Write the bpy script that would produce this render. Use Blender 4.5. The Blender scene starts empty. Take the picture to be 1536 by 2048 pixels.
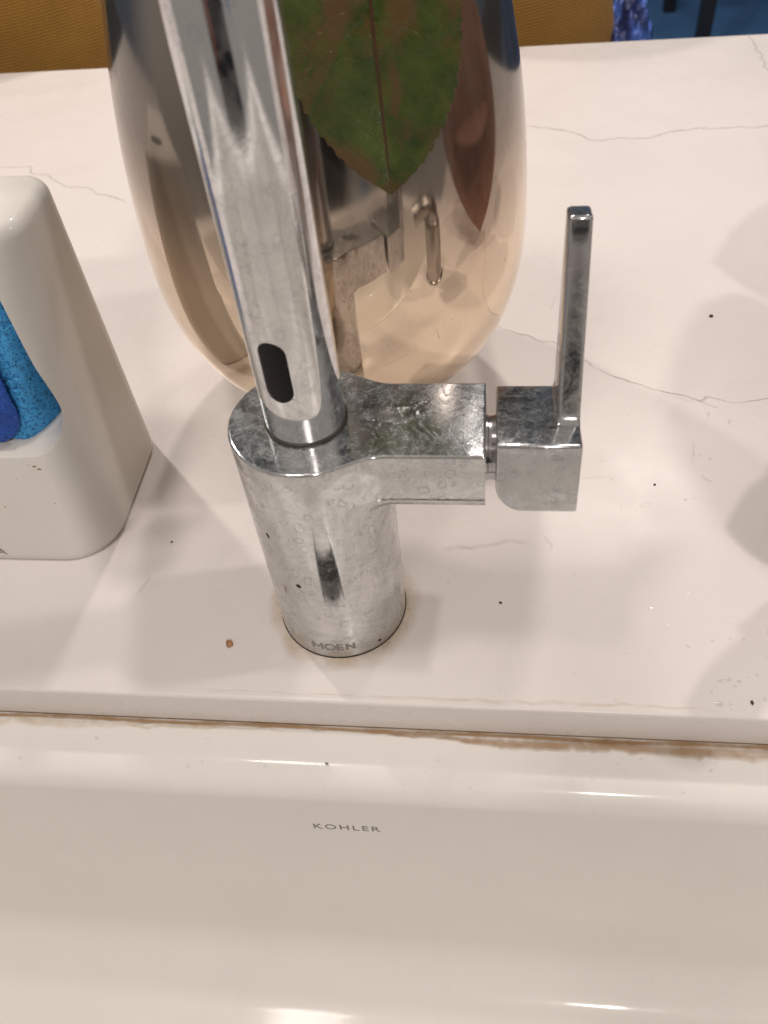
import bpy, bmesh, math, random
from mathutils import Vector, Matrix, noise
random.seed(7)
S = 0.001                      # everything below is written in millimetres
sc = bpy.context.scene
col = sc.collection
R = math.radians

# ---------------------------------------------------------------- camera
def make_camera():
    pi, ya, ro = R(48.91), R(-10.37), R(-7.1)
    fw = Vector((math.sin(ya)*math.cos(pi), math.cos(ya)*math.cos(pi), -math.sin(pi)))
    rt = Vector((math.cos(ya), -math.sin(ya), 0)); up = rt.cross(fw)
    r2 = math.cos(ro)*rt + math.sin(ro)*up
    u2 = -math.sin(ro)*rt + math.cos(ro)*up
    cd = bpy.data.cameras.new('camera'); co = bpy.data.objects.new('camera', cd); col.objects.link(co)
    m = Matrix((r2, u2, -fw)).transposed().to_4x4()
    m.translation = Vector((59.25, -202.52, 297.05))*S
    co.matrix_world = m
    cd.sensor_fit = 'HORIZONTAL'; cd.sensor_width = 36; cd.lens = 36*1686.66/1536
    cd.clip_start = 0.01; cd.clip_end = 60
    cd.dof.use_dof = True; cd.dof.focus_distance = 0.36; cd.dof.aperture_fstop = 20
    sc.camera = co
make_camera()

# ---------------------------------------------------------------- light of the room
w = bpy.data.worlds.new('World'); sc.world = w; w.use_nodes = True
def world():
    nt = w.node_tree; nt.nodes.clear(); N = nt.nodes; L = nt.links
    out = N.new('ShaderNodeOutputWorld'); bg = N.new('ShaderNodeBackground')
    tc = N.new('ShaderNodeTexCoord'); sp = N.new('ShaderNodeSeparateXYZ')
    L.new(tc.outputs['Generated'], sp.inputs[0])
    # vertical run of the room: floor, cabinets, upper wall, ceiling
    def ramp(inp, stops):
        r = N.new('ShaderNodeValToRGB'); e = r.color_ramp.elements
        while len(e) < len(stops): e.new(0.5)
        for k, (p, c) in enumerate(stops): e[k].position = p; e[k].color = (*c, 1)
        L.new(inp, r.inputs[0]); return r.outputs[0]
    def math_(op, a, b=None, cl=False):
        m = N.new('ShaderNodeMath'); m.operation = op; m.use_clamp = cl
        for k, v in enumerate((a, b)):
            if v is None: continue
            if hasattr(v, 'is_linked'): L.new(v, m.inputs[k])
            else: m.inputs[k].default_value = v
        return m.outputs[0]
    h = math_('MULTIPLY_ADD', sp.outputs[2], 0.5); h.node.inputs[2].default_value = 0.5
    back = ramp(h, [(0.0, (.30,.27,.25)), (.35, (.46,.42,.38)), (.47, (.52,.46,.42)), (.56, (.50,.43,.38)),
                    (.70, (.46,.40,.36)), (.84, (.60,.54,.48)), (1.0, (.66,.59,.52))])
    front = ramp(h, [(0.0, (.12,.12,.13)), (.35, (.12,.13,.15)), (.48, (.10,.14,.20)), (.56, (.12,.15,.19)),
                     (.66, (.06,.07,.08)), (.86, (.055,.065,.072)), (.93, (.30,.28,.27)), (1.0, (.62,.56,.50))])
    f = math_('MULTIPLY_ADD', sp.outputs[1], 3.0); f.node.inputs[2].default_value = 0.35; f.node.use_clamp = True
    mx = N.new('ShaderNodeMix'); mx.data_type = 'RGBA'
    L.new(f, mx.inputs[0]); L.new(back, mx.inputs[6]); L.new(front, mx.inputs[7])
    cur = mx.outputs[2]
    # dark clothes of whoever stands at the sink, in its dark clothes
    def blob(cur, ctr, rad, colr, soft=0.08, amt=1.0):
        d = N.new('ShaderNodeVectorMath'); d.operation = 'DISTANCE'
        L.new(tc.outputs['Generated'], d.inputs[0]); d.inputs[1].default_value = ctr
        g = N.new('ShaderNodeMapRange'); g.inputs[1].default_value = rad-soft; g.inputs[2].default_value = rad+soft
        g.inputs[3].default_value = amt; g.inputs[4].default_value = 0
        L.new(d.outputs['Value'], g.inputs[0])
        m = N.new('ShaderNodeMix'); m.data_type = 'RGBA'
        L.new(g.outputs[0], m.inputs[0]); L.new(cur, m.inputs[6]); m.inputs[7].default_value = (*colr, 1)
        return m.outputs[2]
    cur = blob(cur, (0.0,-0.95,-0.32), .29, (.008,.009,.012), .03)
    cur = blob(cur, (0.10,-0.99,-0.08), .27, (.010,.011,.015), .04)
    cur = blob(cur, (-0.20,-0.93,-0.29), .05, (.20,.06,.04), .02)
    cur = blob(cur, (0.45,-0.86,-0.25), .05, (.03,.16,.34), .03)
    cur = blob(cur, (-0.80,-0.55,0.05), .13, (.05,.12,.22), .05)
    L.new(cur, bg.inputs[0]); bg.inputs[1].default_value = 0.52
    L.new(bg.outputs[0], out.inputs[0])
world()
def lamp(x, y, z, p, r=42, c=(1,.912,.845)):
    ld = bpy.data.lights.new('ceiling_lamp', 'AREA'); ld.shape = 'DISK'; ld.size = 2*r*S; ld.energy = p*1.12; ld.color = c
    o = bpy.data.objects.new('ceiling_lamp', ld); col.objects.link(o); o.location = Vector((x,y,z))*S
lamp(-41, 1092, 1450, 7.5); lamp(447, 1075, 1450, 3.6, 85); lamp(-1000, 1050, 1450, 10)
lamp(-330, -60, 1450, 4.0, 95); lamp(900, 180, 1450, 4.6)
lamp(360, -1450, 1450, 15)
vs = sc.view_settings
vs.view_transform = 'Standard'; vs.look = 'None'; vs.gamma = 1; vs.exposure = 0.12; vs.use_curve_mapping = False
sc.cycles.max_bounces = 10; sc.cycles.glossy_bounces = 8; sc.cycles.transparent_max_bounces = 12
sc.cycles.sample_clamp_indirect = 6; sc.cycles.caustics_reflective = True

# ---------------------------------------------------------------- helpers
def smooth_by_angle(me, deg=32):
    bm = bmesh.new(); bm.from_mesh(me)
    for f in bm.faces: f.smooth = True
    a = R(deg)
    for e in bm.edges:
        e.smooth = not (len(e.link_faces) == 2 and e.calc_face_angle(0) > a)
    bm.to_mesh(me); bm.free()
def link(name, bm, mat, parent=None, smooth=32, loc=None):
    """link a bmesh (mm) as one object; returns it"""
    bmesh.ops.scale(bm, vec=(S,S,S), verts=bm.verts)
    bmesh.ops.recalc_face_normals(bm, faces=bm.faces)
    me = bpy.data.meshes.new(name); bm.to_mesh(me); bm.free()
    if smooth: smooth_by_angle(me, smooth)
    for m in (mat if isinstance(mat, (list,tuple)) else [mat]): me.materials.append(m)
    o = bpy.data.objects.new(name, me); col.objects.link(o)
    if loc: o.location = Vector(loc)*S
    if parent: o.parent = parent
    return o
def empty(name, loc=(0,0,0), rz=0):
    o = bpy.data.objects.new(name, None); col.objects.link(o); o.empty_display_size = .02
    o.location = Vector(loc)*S; o.rotation_euler = (0,0,rz); return o
def tag(o, label=None, cat=None, group=None, kind=None):
    if label: o['label'] = label
    if cat: o['category'] = cat
    if group: o['group'] = group
    if kind: o['kind'] = kind
    return o
def rings(bm, loops, cap0=True, cap1=True, close=True):
    vs_ = [[bm.verts.new(p) for p in lp] for lp in loops]
    n = len(loops[0])
    for a, b in zip(vs_[:-1], vs_[1:]):
        for i in range(n if close else n-1):
            j = (i+1) % n
            bm.faces.new((a[i], a[j], b[j], b[i]))
    if cap0: bm.faces.new(vs_[0][::-1])
    if cap1: bm.faces.new(vs_[-1])
    return vs_
def lathe(bm, prof, cx=0, cy=0, n=96, cap0=True, cap1=True):
    return rings(bm, [[(cx+r*math.cos(2*math.pi*i/n), cy+r*math.sin(2*math.pi*i/n), z) for i in range(n)] for r, z in prof], cap0, cap1)
def tube(bm, pts, rad, n=32, cap=True):
    pts = [Vector(p) for p in pts]; m = len(pts)
    t0 = (pts[1]-pts[0]).normalized()
    u = t0.orthogonal().normalized(); loops = []
    for i, p in enumerate(pts):
        t = (pts[min(i+1,m-1)] - pts[max(i-1,0)]).normalized()
        u = (u - t*u.dot(t)).normalized(); v = t.cross(u)
        r = rad[i] if isinstance(rad, (list,tuple)) else rad
        loops.append([p + (u*math.cos(2*math.pi*k/n) + v*math.sin(2*math.pi*k/n))*r for k in range(n)])
    return rings(bm, loops, cap, cap)
def rbox(bm, x0, x1, y0, y1, z0, z1, r=1.0, seg=3):
    g = bmesh.ops.create_cube(bm, size=1)
    for v in g['verts']:
        v.co = Vector((x0 if v.co.x < 0 else x1, y0 if v.co.y < 0 else y1, z0 if v.co.z < 0 else z1))
    if r > 0:
        es = list({e for v in g['verts'] for e in v.link_edges})
        bmesh.ops.bevel(bm, geom=es, offset=r, segments=seg, profile=.5, affect='EDGES')
def catmull(P, n=8):
    P = [Vector(p) for p in P]; out = []
    for i in range(len(P)-1):
        a, b, c, d = P[max(i-1,0)], P[i], P[i+1], P[min(i+2,len(P)-1)]
        for k in range(n):
            t = k/n
            out.append(.5*((2*b)+(c-a)*t+(2*a-5*b+4*c-d)*t*t+(3*b-a-3*c+d)*t**3))
    out.append(P[-1]); return out

# ---------------------------------------------------------------- materials
class MT:
    def __init__(s, name):
        s.m = bpy.data.materials.new(name); s.m.use_nodes = True
        s.nt = s.m.node_tree; s.N = s.nt.nodes; s.L = s.nt.links
        s.p = s.N['Principled BSDF']; s.out = s.N['Material Output']
        s.tc = s.N.new('ShaderNodeTexCoord').outputs['Object']
    def set(s, **k):
        for a, v in k.items():
            i = s.p.inputs[a.replace('_', ' ')]
            if hasattr(v, 'is_linked'): s.L.new(v, i)
            else: i.default_value = (*v, 1) if isinstance(v, tuple) and len(v) == 3 and i.type == 'RGBA' else v
        return s
    def noise(s, scale, detail=4, rough=.55, dist=0, vec=None, color=False):
        n = s.N.new('ShaderNodeTexNoise'); n.inputs['Scale'].default_value = scale
        n.inputs['Detail'].default_value = detail; n.inputs['Roughness'].default_value = rough; n.inputs['Distortion'].default_value = dist
        s.L.new(vec or s.tc, n.inputs['Vector']); return n.outputs['Color' if color else 'Fac']
    def voro(s, scale, feat='F1', vec=None, rnd=1, out='Distance'):
        n = s.N.new('ShaderNodeTexVoronoi'); n.feature = feat; n.inputs['Scale'].default_value = scale
        n.inputs['Randomness'].default_value = rnd; s.L.new(vec or s.tc, n.inputs['Vector']); return n.outputs[out]
    def ramp(s, inp, stops, interp='LINEAR'):
        r = s.N.new('ShaderNodeValToRGB'); e = r.color_ramp.elements; r.color_ramp.interpolation = interp
        while len(e) < len(stops): e.new(.5)
        for k, (p, c) in enumerate(stops):
            e[k].position = p; e[k].color = (*c, 1) if isinstance(c, tuple) else (c,c,c,1)
        s.L.new(inp, r.inputs[0]); return r.outputs[0]
    def math(s, op, a, b=None, c=None, clamp=False):
        m = s.N.new('ShaderNodeMath'); m.operation = op; m.use_clamp = clamp
        for k, v in enumerate((a, b, c)):
            if v is None: continue
            if hasattr(v, 'is_linked'): s.L.new(v, m.inputs[k])
            else: m.inputs[k].default_value = v
        return m.outputs[0]
    def vmath(s, op, a, b):
        m = s.N.new('ShaderNodeVectorMath'); m.operation = op
        for k, v in enumerate((a, b)):
            if hasattr(v, 'is_linked'): s.L.new(v, m.inputs[k])
            elif isinstance(v, (int,float)): m.inputs['Scale'].default_value = v
            else: m.inputs[k].default_value = v
        return m.outputs[0]
    def scale(s, v, k):
        m = s.N.new('ShaderNodeVectorMath'); m.operation = 'SCALE'; s.L.new(v, m.inputs[0]); m.inputs['Scale'].default_value = k
        return m.outputs[0]
    def mix(s, f, a, b):
        m = s.N.new('ShaderNodeMix'); m.data_type = 'RGBA'
        for i, v in ((0,f),(6,a),(7,b)):
            if hasattr(v, 'is_linked'): s.L.new(v, m.inputs[i])
            else: m.inputs[i].default_value = v if i == 0 else (*v, 1)
        return m.outputs[2]
    def bump(s, h, strength=.2, dist=.001, nrm=None):
        b = s.N.new('ShaderNodeBump'); b.inputs['Strength'].default_value = strength; b.inputs['Distance'].default_value = dist
        s.L.new(h, b.inputs['Height'])
        if nrm: s.L.new(nrm, b.inputs['Normal'])
        return b.outputs[0]
    def sep(s, v=None):
        n = s.N.new('ShaderNodeSeparateXYZ'); s.L.new(v or s.tc, n.inputs[0]); return n.outputs
    def normal(s):
        return s.N.new('ShaderNodeNewGeometry').outputs['Normal']

def m_plain(name, c, rough=.5, metal=0, spec=.5, **k):
    t = MT(name); t.set(Base_Color=c, Roughness=rough, Metallic=metal); t.p.inputs['Specular IOR Level'].default_value = spec
    t.set(**k); return t.m

def m_quartz():
    t = MT('polished_quartz')
    big = t.noise(7, 5, .6, .6)
    c = t.ramp(big, [(.3, (.71,.665,.645)), (.55, (.745,.70,.68)), (.8, (.76,.715,.695))])
    # faint threads of vein and mottling in the stone
    wob = t.vmath('ADD', t.tc, t.scale(t.noise(9, 6, .62, color=True), .11))
    th = t.voro(5.5, 'DISTANCE_TO_EDGE', wob)
    line = t.ramp(th, [(0, 1.), (.012, .25), (.035, 0.)])
    msk = t.ramp(t.noise(12, 3), [(.52, 0.), (.66, 1.)])
    f = t.math('MULTIPLY', t.math('MULTIPLY', line, msk), .10)
    c = t.mix(f, c, (.40,.37,.36))
    # fine flecks
    fl = t.ramp(t.voro(160, 'F1'), [(.0, 1.), (.07, 1.), (.10, 0.)])
    fm = t.ramp(t.voro(160, 'F1', out='Color'), [(.94, 0.), (.96, 1.)])
    c = t.mix(t.math('MULTIPLY', t.math('MULTIPLY', fl, fm), .18), c, (.5,.46,.43))
    rg = t.ramp(t.noise(30, 5, .65), [(.35, .24), (.7, .36)])
    t.set(Base_Color=c, Roughness=rg, Normal=t.bump(t.noise(60, 3), .03, .001)); t.p.inputs['Specular IOR Level'].default_value = .28
    return t.m
def m_porcelain(name='porcelain', c=(.775,.75,.72), r0=.30, r1=.38):
    t = MT(name)
    n = t.noise(11, 5, .6)
    c2 = t.mix(t.ramp(n, [(.4, 0.), (.7, .35)]), c, tuple(x*.93 for x in c))
    sp = t.ramp(t.noise(420, 2, .5), [(.73, 0.), (.76, .5)])
    c2 = t.mix(sp, c2, (.80,.78,.74))
    mp = t.N.new('ShaderNodeMapping'); mp.inputs['Scale'].default_value = (1,.6,.25); t.L.new(t.tc, mp.inputs[0])
    film = t.ramp(t.noise(34, 8, .72, .6, vec=mp.outputs[0]), [(.5, 0.), (.72, .30)])
    c2 = t.mix(film, c2, tuple(x*.90 for x in c))
    scr = t.ramp(t.math('ABSOLUTE', t.math('SUBTRACT', t.noise(26, 4, .5, 3.0), .5)), [(0, .22), (.003, 0.)])
    c2 = t.mix(t.math('MULTIPLY', scr, t.ramp(t.noise(15, 3), [(.55, 0.), (.62, 1.)])), c2, (.55,.51,.47))
    t.set(Base_Color=c2, Roughness=t.ramp(t.noise(24, 5, .6), [(.3, r0), (.75, r1)]), Normal=t.bump(t.noise(22, 3), .05, .002))
    t.L.new(t.ramp(t.noise(50, 7, .7), [(.35, .05), (.75, .15)]), t.p.inputs['Coat Roughness'])
    t.p.inputs['Specular IOR Level'].default_value = .08; t.p.inputs['Coat Weight'].default_value = .22; t.p.inputs['Coat Roughness'].default_value = .05
    return t.m
def m_chrome(name, film=1.0, top=1.0, tint=(.66,.665,.675), rough=.04):
    """polished chrome under dried hard-water film: drop rings, haze, web of scale on the flat top"""
    t = MT(name)
    nz = t.sep(t.normal())[2]
    up = t.ramp(nz, [(.80, 0.), (.93, 1.)])
    warp = t.vmath('ADD', t.tc, t.scale(t.noise(190, 4, .6, color=True), .0045))
    warp2 = t.vmath('ADD', t.tc, t.scale(t.noise(60, 6, .65, color=True), .016))
    # sides: haze clouds and dried drop outlines
    haze = t.ramp(t.noise(85, 9, .78, 1.1), [(.42, 0.), (.60, 1.)])
    hz2 = t.ramp(t.noise(18, 4, .6, .3), [(.35, .35), (.65, 1.)])
    d1 = t.voro(210, 'F1', warp); c1 = t.sep(t.voro(210, 'F1', warp, out='Color'))
    ring = t.ramp(d1, [(.27, 0.), (.33, 1.), (.36, 1.), (.43, 0.)])
    fill = t.ramp(d1, [(.30, 1.), (.34, 0.)])
    pick = t.ramp(c1[0], [(.50, 0.), (.56, 1.)])
    pick2 = t.ramp(c1[1], [(.72, 0.), (.76, 1.)])
    d2 = t.voro(420, 'F1', warp); c3 = t.sep(t.voro(420, 'F1', warp, out='Color'))
    ring2 = t.math('MULTIPLY', t.ramp(d2, [(.24, 0.), (.32, 1.), (.44, 0.)]), t.ramp(c3[0], [(.62, 0.), (.68, 1.)]))
    side = t.math('MULTIPLY', t.math('MULTIPLY', haze, hz2), .52)
    side = t.math('ADD', side, t.math('MULTIPLY', t.math('MULTIPLY', ring, pick), .20))
    side = t.math('ADD', side, t.math('MULTIPLY', ring2, .16))
    side = t.math('SUBTRACT', side, t.math('MULTIPLY', t.math('MULTIPLY', fill, pick2), .10), clamp=True)
    side = t.math('ADD', side, .09)
    # top: web of mineral threads and cloudy scale
    e1 = t.ramp(t.voro(95, 'DISTANCE_TO_EDGE', warp2), [(0, 1.), (.025, .45), (.07, 0.)])
    e2 = t.ramp(t.voro(170, 'DISTANCE_TO_EDGE', warp), [(0, .8), (.03, .3), (.07, 0.)])
    m1 = t.ramp(t.noise(70, 4, .6), [(.42, 0.), (.6, 1.)])
    cl = t.ramp(t.noise(60, 10, .75, 1.2), [(.44, 0.), (.72, 1.)])
    e3 = t.ramp(t.math('ABSOLUTE', t.math('SUBTRACT', t.noise(70, 9, .68, 2.2), .5)), [(0, 1.), (.010, .5), (.03, 0.)])
    e4 = t.ramp(t.math('ABSOLUTE', t.math('SUBTRACT', t.noise(150, 8, .7, 1.6), .52)), [(0, 1.), (.012, .4), (.04, 0.)])
    cg = t.ramp(t.noise(420, 5, .7), [(.42, .35), (.62, 1.)])
    tp = t.math('ADD', t.math('MULTIPLY', t.math('MULTIPLY', e1, m1), .22), t.math('MULTIPLY', t.math('MULTIPLY', cl, cg), .55))
    tp = t.math('ADD', tp, t.math('ADD', t.math('MULTIPLY', e3, .34), t.math('MULTIPLY', e4, .26)))
    tp = t.math('ADD', tp, t.math('MULTIPLY', t.math('MULTIPLY', e2, t.ramp(t.noise(45, 3), [(.48, 0.), (.62, 1.)])), .22))
    tp = t.math('ADD', t.math('MULTIPLY', tp, .86), .02, clamp=True)
    mask = t.N.new('ShaderNodeMix'); mask.data_type = 'FLOAT'
    t.L.new(up, mask.inputs[0]); t.L.new(t.math('MULTIPLY', side, film), mask.inputs[2]); t.L.new(t.math('MULTIPLY', tp, top), mask.inputs[3])
    fac = mask.outputs[0]
    t.set(Base_Color=tint, Metallic=1.0,
          Roughness=t.math('ADD', t.math('ADD', rough, t.math('MULTIPLY', up, .06)), t.math('MULTIPLY', fac, .16)))
    d = t.N.new('ShaderNodeBsdfPrincipled'); 
    pit = t.ramp(t.math('ADD', t.math('MULTIPLY', ring, pick), t.math('MULTIPLY', fill, pick2), clamp=True), [(0, (.36,.35,.335)), (1., (.22,.212,.205))])
    flat_c = t.mix(up, pit, (.43,.455,.465)); t.L.new(flat_c, d.inputs['Base Color']); d.inputs['Roughness'].default_value = .55
    bmp = t.bump(fac, .035, .0003)
    t.L.new(bmp, t.p.inputs['Normal']); t.L.new(bmp, d.inputs['Normal'])
    ms = t.N.new('ShaderNodeMixShader'); t.L.new(fac, ms.inputs[0]); t.L.new(t.p.outputs[0], ms.inputs[1]); t.L.new(d.outputs[0], ms.inputs[2])
    t.L.new(ms.outputs[0], t.out.inputs[0])
    return t.m
def m_vase():
    t = MT('mirrored_amber_glass')
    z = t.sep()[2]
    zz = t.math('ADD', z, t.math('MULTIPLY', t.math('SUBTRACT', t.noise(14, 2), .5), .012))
    c = t.ramp(t.math('MULTIPLY', zz, 1/.3), [(0, (.88,.72,.53)), (.35, (.82,.67,.51)), (.42, (.60,.49,.39)), (.475, (.37,.305,.25)), (.54, (.27,.23,.20)), (.62, (.35,.32,.29)), (.75, (.40,.40,.38)), (1., (.40,.41,.40))])  # amber to smoky tint; dark middle band also paints in the holder's reflection
    # smears and pinprick dirt on the glass
    st = t.N.new('ShaderNodeMapping'); st.inputs['Scale'].default_value = (1,1,.22); t.L.new(t.tc, st.inputs[0])
    sm = t.ramp(t.noise(60, 5, .6, .5, vec=st.outputs[0]), [(.5, 0.), (.75, 1.)])
    dk = t.ramp(t.noise(210, 3, .6, 0, vec=st.outputs[0]), [(.71, 0.), (.74, 1.)])
    c = t.mix(t.math('MULTIPLY', dk, .55), c, (.22,.15,.10))
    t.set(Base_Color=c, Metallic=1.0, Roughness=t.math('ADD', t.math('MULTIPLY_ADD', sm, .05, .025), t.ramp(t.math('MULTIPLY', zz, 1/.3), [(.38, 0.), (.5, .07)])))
    d = t.N.new('ShaderNodeBsdfDiffuse'); d.inputs[0].default_value = (.55,.47,.40,1)
    ms = t.N.new('ShaderNodeMixShader'); t.L.new(t.math('MULTIPLY_ADD', sm, .07, .05), ms.inputs[0])
    t.L.new(t.p.outputs[0], ms.inputs[1]); t.L.new(d.outputs[0], ms.inputs[2]); t.L.new(ms.outputs[0], t.out.inputs[0])
    return t.m
def m_leaf(name, g0, g1, br, brk=.5, veinc=(.16,.22,.06), scale=1.):
    """uv: u along the midrib, v across (-1..1) carries the vein pattern"""
    t = MT(name)
    uvn = t.N.new('ShaderNodeUVMap'); uv = t.sep(uvn.outputs[0])
    n1 = t.noise(30, 8, .70, .8); n2 = t.noise(90, 5, .6)
    g = t.mix(t.ramp(n2, [(.35, 0.), (.68, 1.)]), g0, g1)
    blotch = t.ramp(n1, [(brk, 0.), (brk+.10, 1.)])
    mid = t.math('ABSOLUTE', uv[1])
    near = t.ramp(mid, [(0, .35), (.14, 0.)])
    edge = t.ramp(mid, [(.80, 0.), (1., .25)])
    b = t.math('MULTIPLY', blotch, .85)
    bn = t.math('ADD', b, t.math('MULTIPLY', t.math('ADD', near, edge), t.ramp(n2, [(.4, 0.), (.6, 1.)])), clamp=True)
    c = t.mix(bn, g, br)
    # midrib and side veins bowing forward
    wob = t.math('MULTIPLY', t.math('SUBTRACT', t.noise(50, 2), .5), .06)
    k = t.math('ADD', t.math('ADD', t.math('MULTIPLY', uv[0], 7.5), t.math('MULTIPLY', mid, 1.9)), wob)
    fr = t.math('ABSOLUTE', t.math('SUBTRACT', t.math('FRACT', k), .5))
    sv = t.ramp(fr, [(0, .45), (.02, .2), (.05, 0.)])
    net = t.ramp(t.voro(260*scale, 'DISTANCE_TO_EDGE', t.vmath('ADD', t.tc, t.scale(t.noise(120, 3, color=True), .006))), [(0, .30), (.05, .08), (.12, 0.)])
    vein = t.math('ADD', sv, net, clamp=True)
    c = t.mix(t.math('MULTIPLY', vein, .55), c, veinc)
    rib = t.ramp(mid, [(0, 1.), (.012, 1.), (.026, 0.)])
    if scale != 1.: rib = t.math('MULTIPLY', rib, .25)
    c = t.mix(rib, c, (.09,.035,.02))
    t.set(Base_Color=c, Roughness=.33, Normal=t.bump(t.math('ADD', vein, rib), .6, .0008))
    t.p.inputs['Specular IOR Level'].default_value = .35
    return t.m
def m_fabric():
    t = MT('mustard_corduroy')
    x = t.sep()
    wv = t.N.new('ShaderNodeTexWave'); wv.wave_type = 'BANDS'; wv.bands_direction = 'Z'; wv.inputs['Scale'].default_value = 115
    wv.inputs['Distortion'].default_value = 1.6; wv.inputs['Detail'].default_value = 3; t.L.new(t.tc, wv.inputs[0])
    n = t.noise(12, 4); fz = t.noise(700, 3)
    c = t.mix(t.ramp(n, [(.3, 0.), (.7, 1.)]), (.30,.145,.018), (.40,.205,.03))
    c = t.mix(t.math('MULTIPLY', wv.outputs['Fac'], .4), c, (.19,.085,.012))
    t.set(Base_Color=c, Roughness=.9, Normal=t.bump(t.math('ADD', wv.outputs['Fac'], fz), .5, .001))
    t.p.inputs['Sheen Weight'].default_value = .2
    return t.m
def m_sponge(name, c0, c1, cell=330):
    t = MT(name)
    wv = t.vmath('ADD', t.tc, t.scale(t.noise(200, 3, color=True), .004))
    d = t.voro(cell, 'F1', wv)
    pore = t.ramp(d, [(.15, .5), (.3, 0.)])
    pm = t.ramp(t.sep(t.voro(cell, 'F1', wv, out='Color'))[0], [(.35, 0.), (.45, 1.)])
    d2 = t.ramp(t.voro(cell*2.4, 'F1', wv), [(.2, 1.), (.4, 0.)])
    h = t.math('ADD', t.math('MULTIPLY', pore, pm), t.math('MULTIPLY', d2, .45), clamp=True)
    c = t.mix(h, t.mix(t.ramp(t.noise(60, 4), [(.35, 0.), (.7, 1.)]), c0, tuple(v*1.25 for v in c0)), c1)
    inv = t.math('SUBTRACT', 1, h)
    t.set(Base_Color=c, Roughness=.7, Normal=t.bump(inv, .9, .0015)); return t.m
def m_floor():
    t = MT('dark_floor_boards')
    n = t.noise(3, 5, .6); t.set(Base_Color=t.ramp(n, [(.3, (.055,.06,.068)), (.7, (.10,.105,.115))]), Roughness=.45); return t.m
def m_rug():
    t = MT('blue_rug')
    n = t.noise(6, 6, .65); t.set(Base_Color=t.ramp(n, [(.3, (.045,.135,.32)), (.7, (.075,.21,.46))]), Roughness=.95, Normal=t.bump(t.noise(300, 2), .4, .004)); return t.m
def m_ribbon(name, colr, strength, nscale=180, lo=.3, hi=.6, rough=.3):
    """a coloured trace in a surface; 'a' carries how dense it is across its width"""
    t = MT(name)
    at = t.N.new('ShaderNodeAttribute'); at.attribute_name = 'a'
    brk = t.ramp(t.noise(nscale, 5, .65, .4), [(lo, .12), (hi, 1.)])
    f = t.math('MULTIPLY', t.math('MULTIPLY', at.outputs['Fac'], brk), strength, clamp=True)
    t.set(Base_Color=colr, Roughness=rough, Alpha=f)
    return t.m
QUARTZ = m_quartz(); PORC = m_porcelain(); CERAM = m_porcelain('matt_white_ceramic', (.74,.715,.675), .34, .38)
CH_BODY = m_chrome('scaled_chrome'); CH_HUB = m_chrome('handle_chrome', .75, .8, (.60,.61,.63), .06)
CH_TUBE = m_chrome('spout_chrome', .65, .5, (.80,.80,.81)); CH_LEVER = m_chrome('lever_chrome', 1.0, .3, (.60,.60,.62), .07); CH_CLEAN = m_chrome('clean_chrome', .15, .2, (.80,.80,.82), .04)
VASE = m_vase(); FAB = m_fabric(); BLACKG = m_plain('sensor_window', (.010,.008,.010), .25, 0, .15)
GAP = m_plain('dark_seal', (.035,.028,.022), .5); BLACKM = m_plain('black_metal', (.02,.02,.023), .45)
VEIN = m_ribbon('stone_vein', (.36,.325,.31), .38, 90, .25, .65, .3)
STAIN = m_ribbon('rust_brown_limescale', (.40,.235,.10), .85, 60, .15, .62, .35)
STAIN2 = m_ribbon('pale_yellow_stain', (.60,.45,.25), .62, 70, .3, .65, .3)
LETT = m_plain('etched_lettering', (.22,.20,.19), .45); LETT2 = m_plain('grey_printed_lettering', (.16,.145,.13), .4)
LETT3 = m_plain('warm_grey_lettering', (.22,.18,.15), .5)

# ---------------------------------------------------------------- worktop
YF, YB, TT = -46.7, 586.0, 20.7
def ribbon(bm, pts, wid, z, mi, dens=1.0, jit=0., n=6, normal='z'):
    """thin trace following pts (x, y[, width factor]) in a surface, density fading to its edges"""
    lay = bm.verts.layers.float.get('a') or bm.verts.layers.float.new('a')
    P = catmull([Vector((p[0], p[1], p[2] if len(p) > 2 else 1.)) for p in pts], n); m = len(P); rows = []
    for i, p in enumerate(P):
        t = P[min(i+1,m-1)] - P[max(i-1,0)]; t.z = 0; t.normalize(); nn = Vector((-t.y, t.x, 0))
        j = jit*noise.noise(Vector((p.x*.12, p.y*.12, 3)))*2 + jit*.5*noise.noise(Vector((p.x*.5, p.y*.5, 7)))
        ww = 1.15*wid*p.z*(.7+.7*abs(noise.noise(Vector((p.x*.2, p.y*.2, 9)))))
        end = min(1, i/3, (m-1-i)/3)
        row = []
        for k, a in ((-1,0), (-.25,1), (.25,1), (1,0)):
            q = Vector((p.x, p.y, 0)) + nn*(j+k*ww)
            v = bm.verts.new((q.x, q.y, z) if normal == 'z' else (q.x, normal, q.y)); v[lay] = a*dens*end; row.append(v)
        rows.append(row)
    for a, b in zip(rows[:-1], rows[1:]):
        for k in range(3):
            f = bm.faces.new((a[k], a[k+1], b[k+1], b[k])); f.material_index = mi
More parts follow.
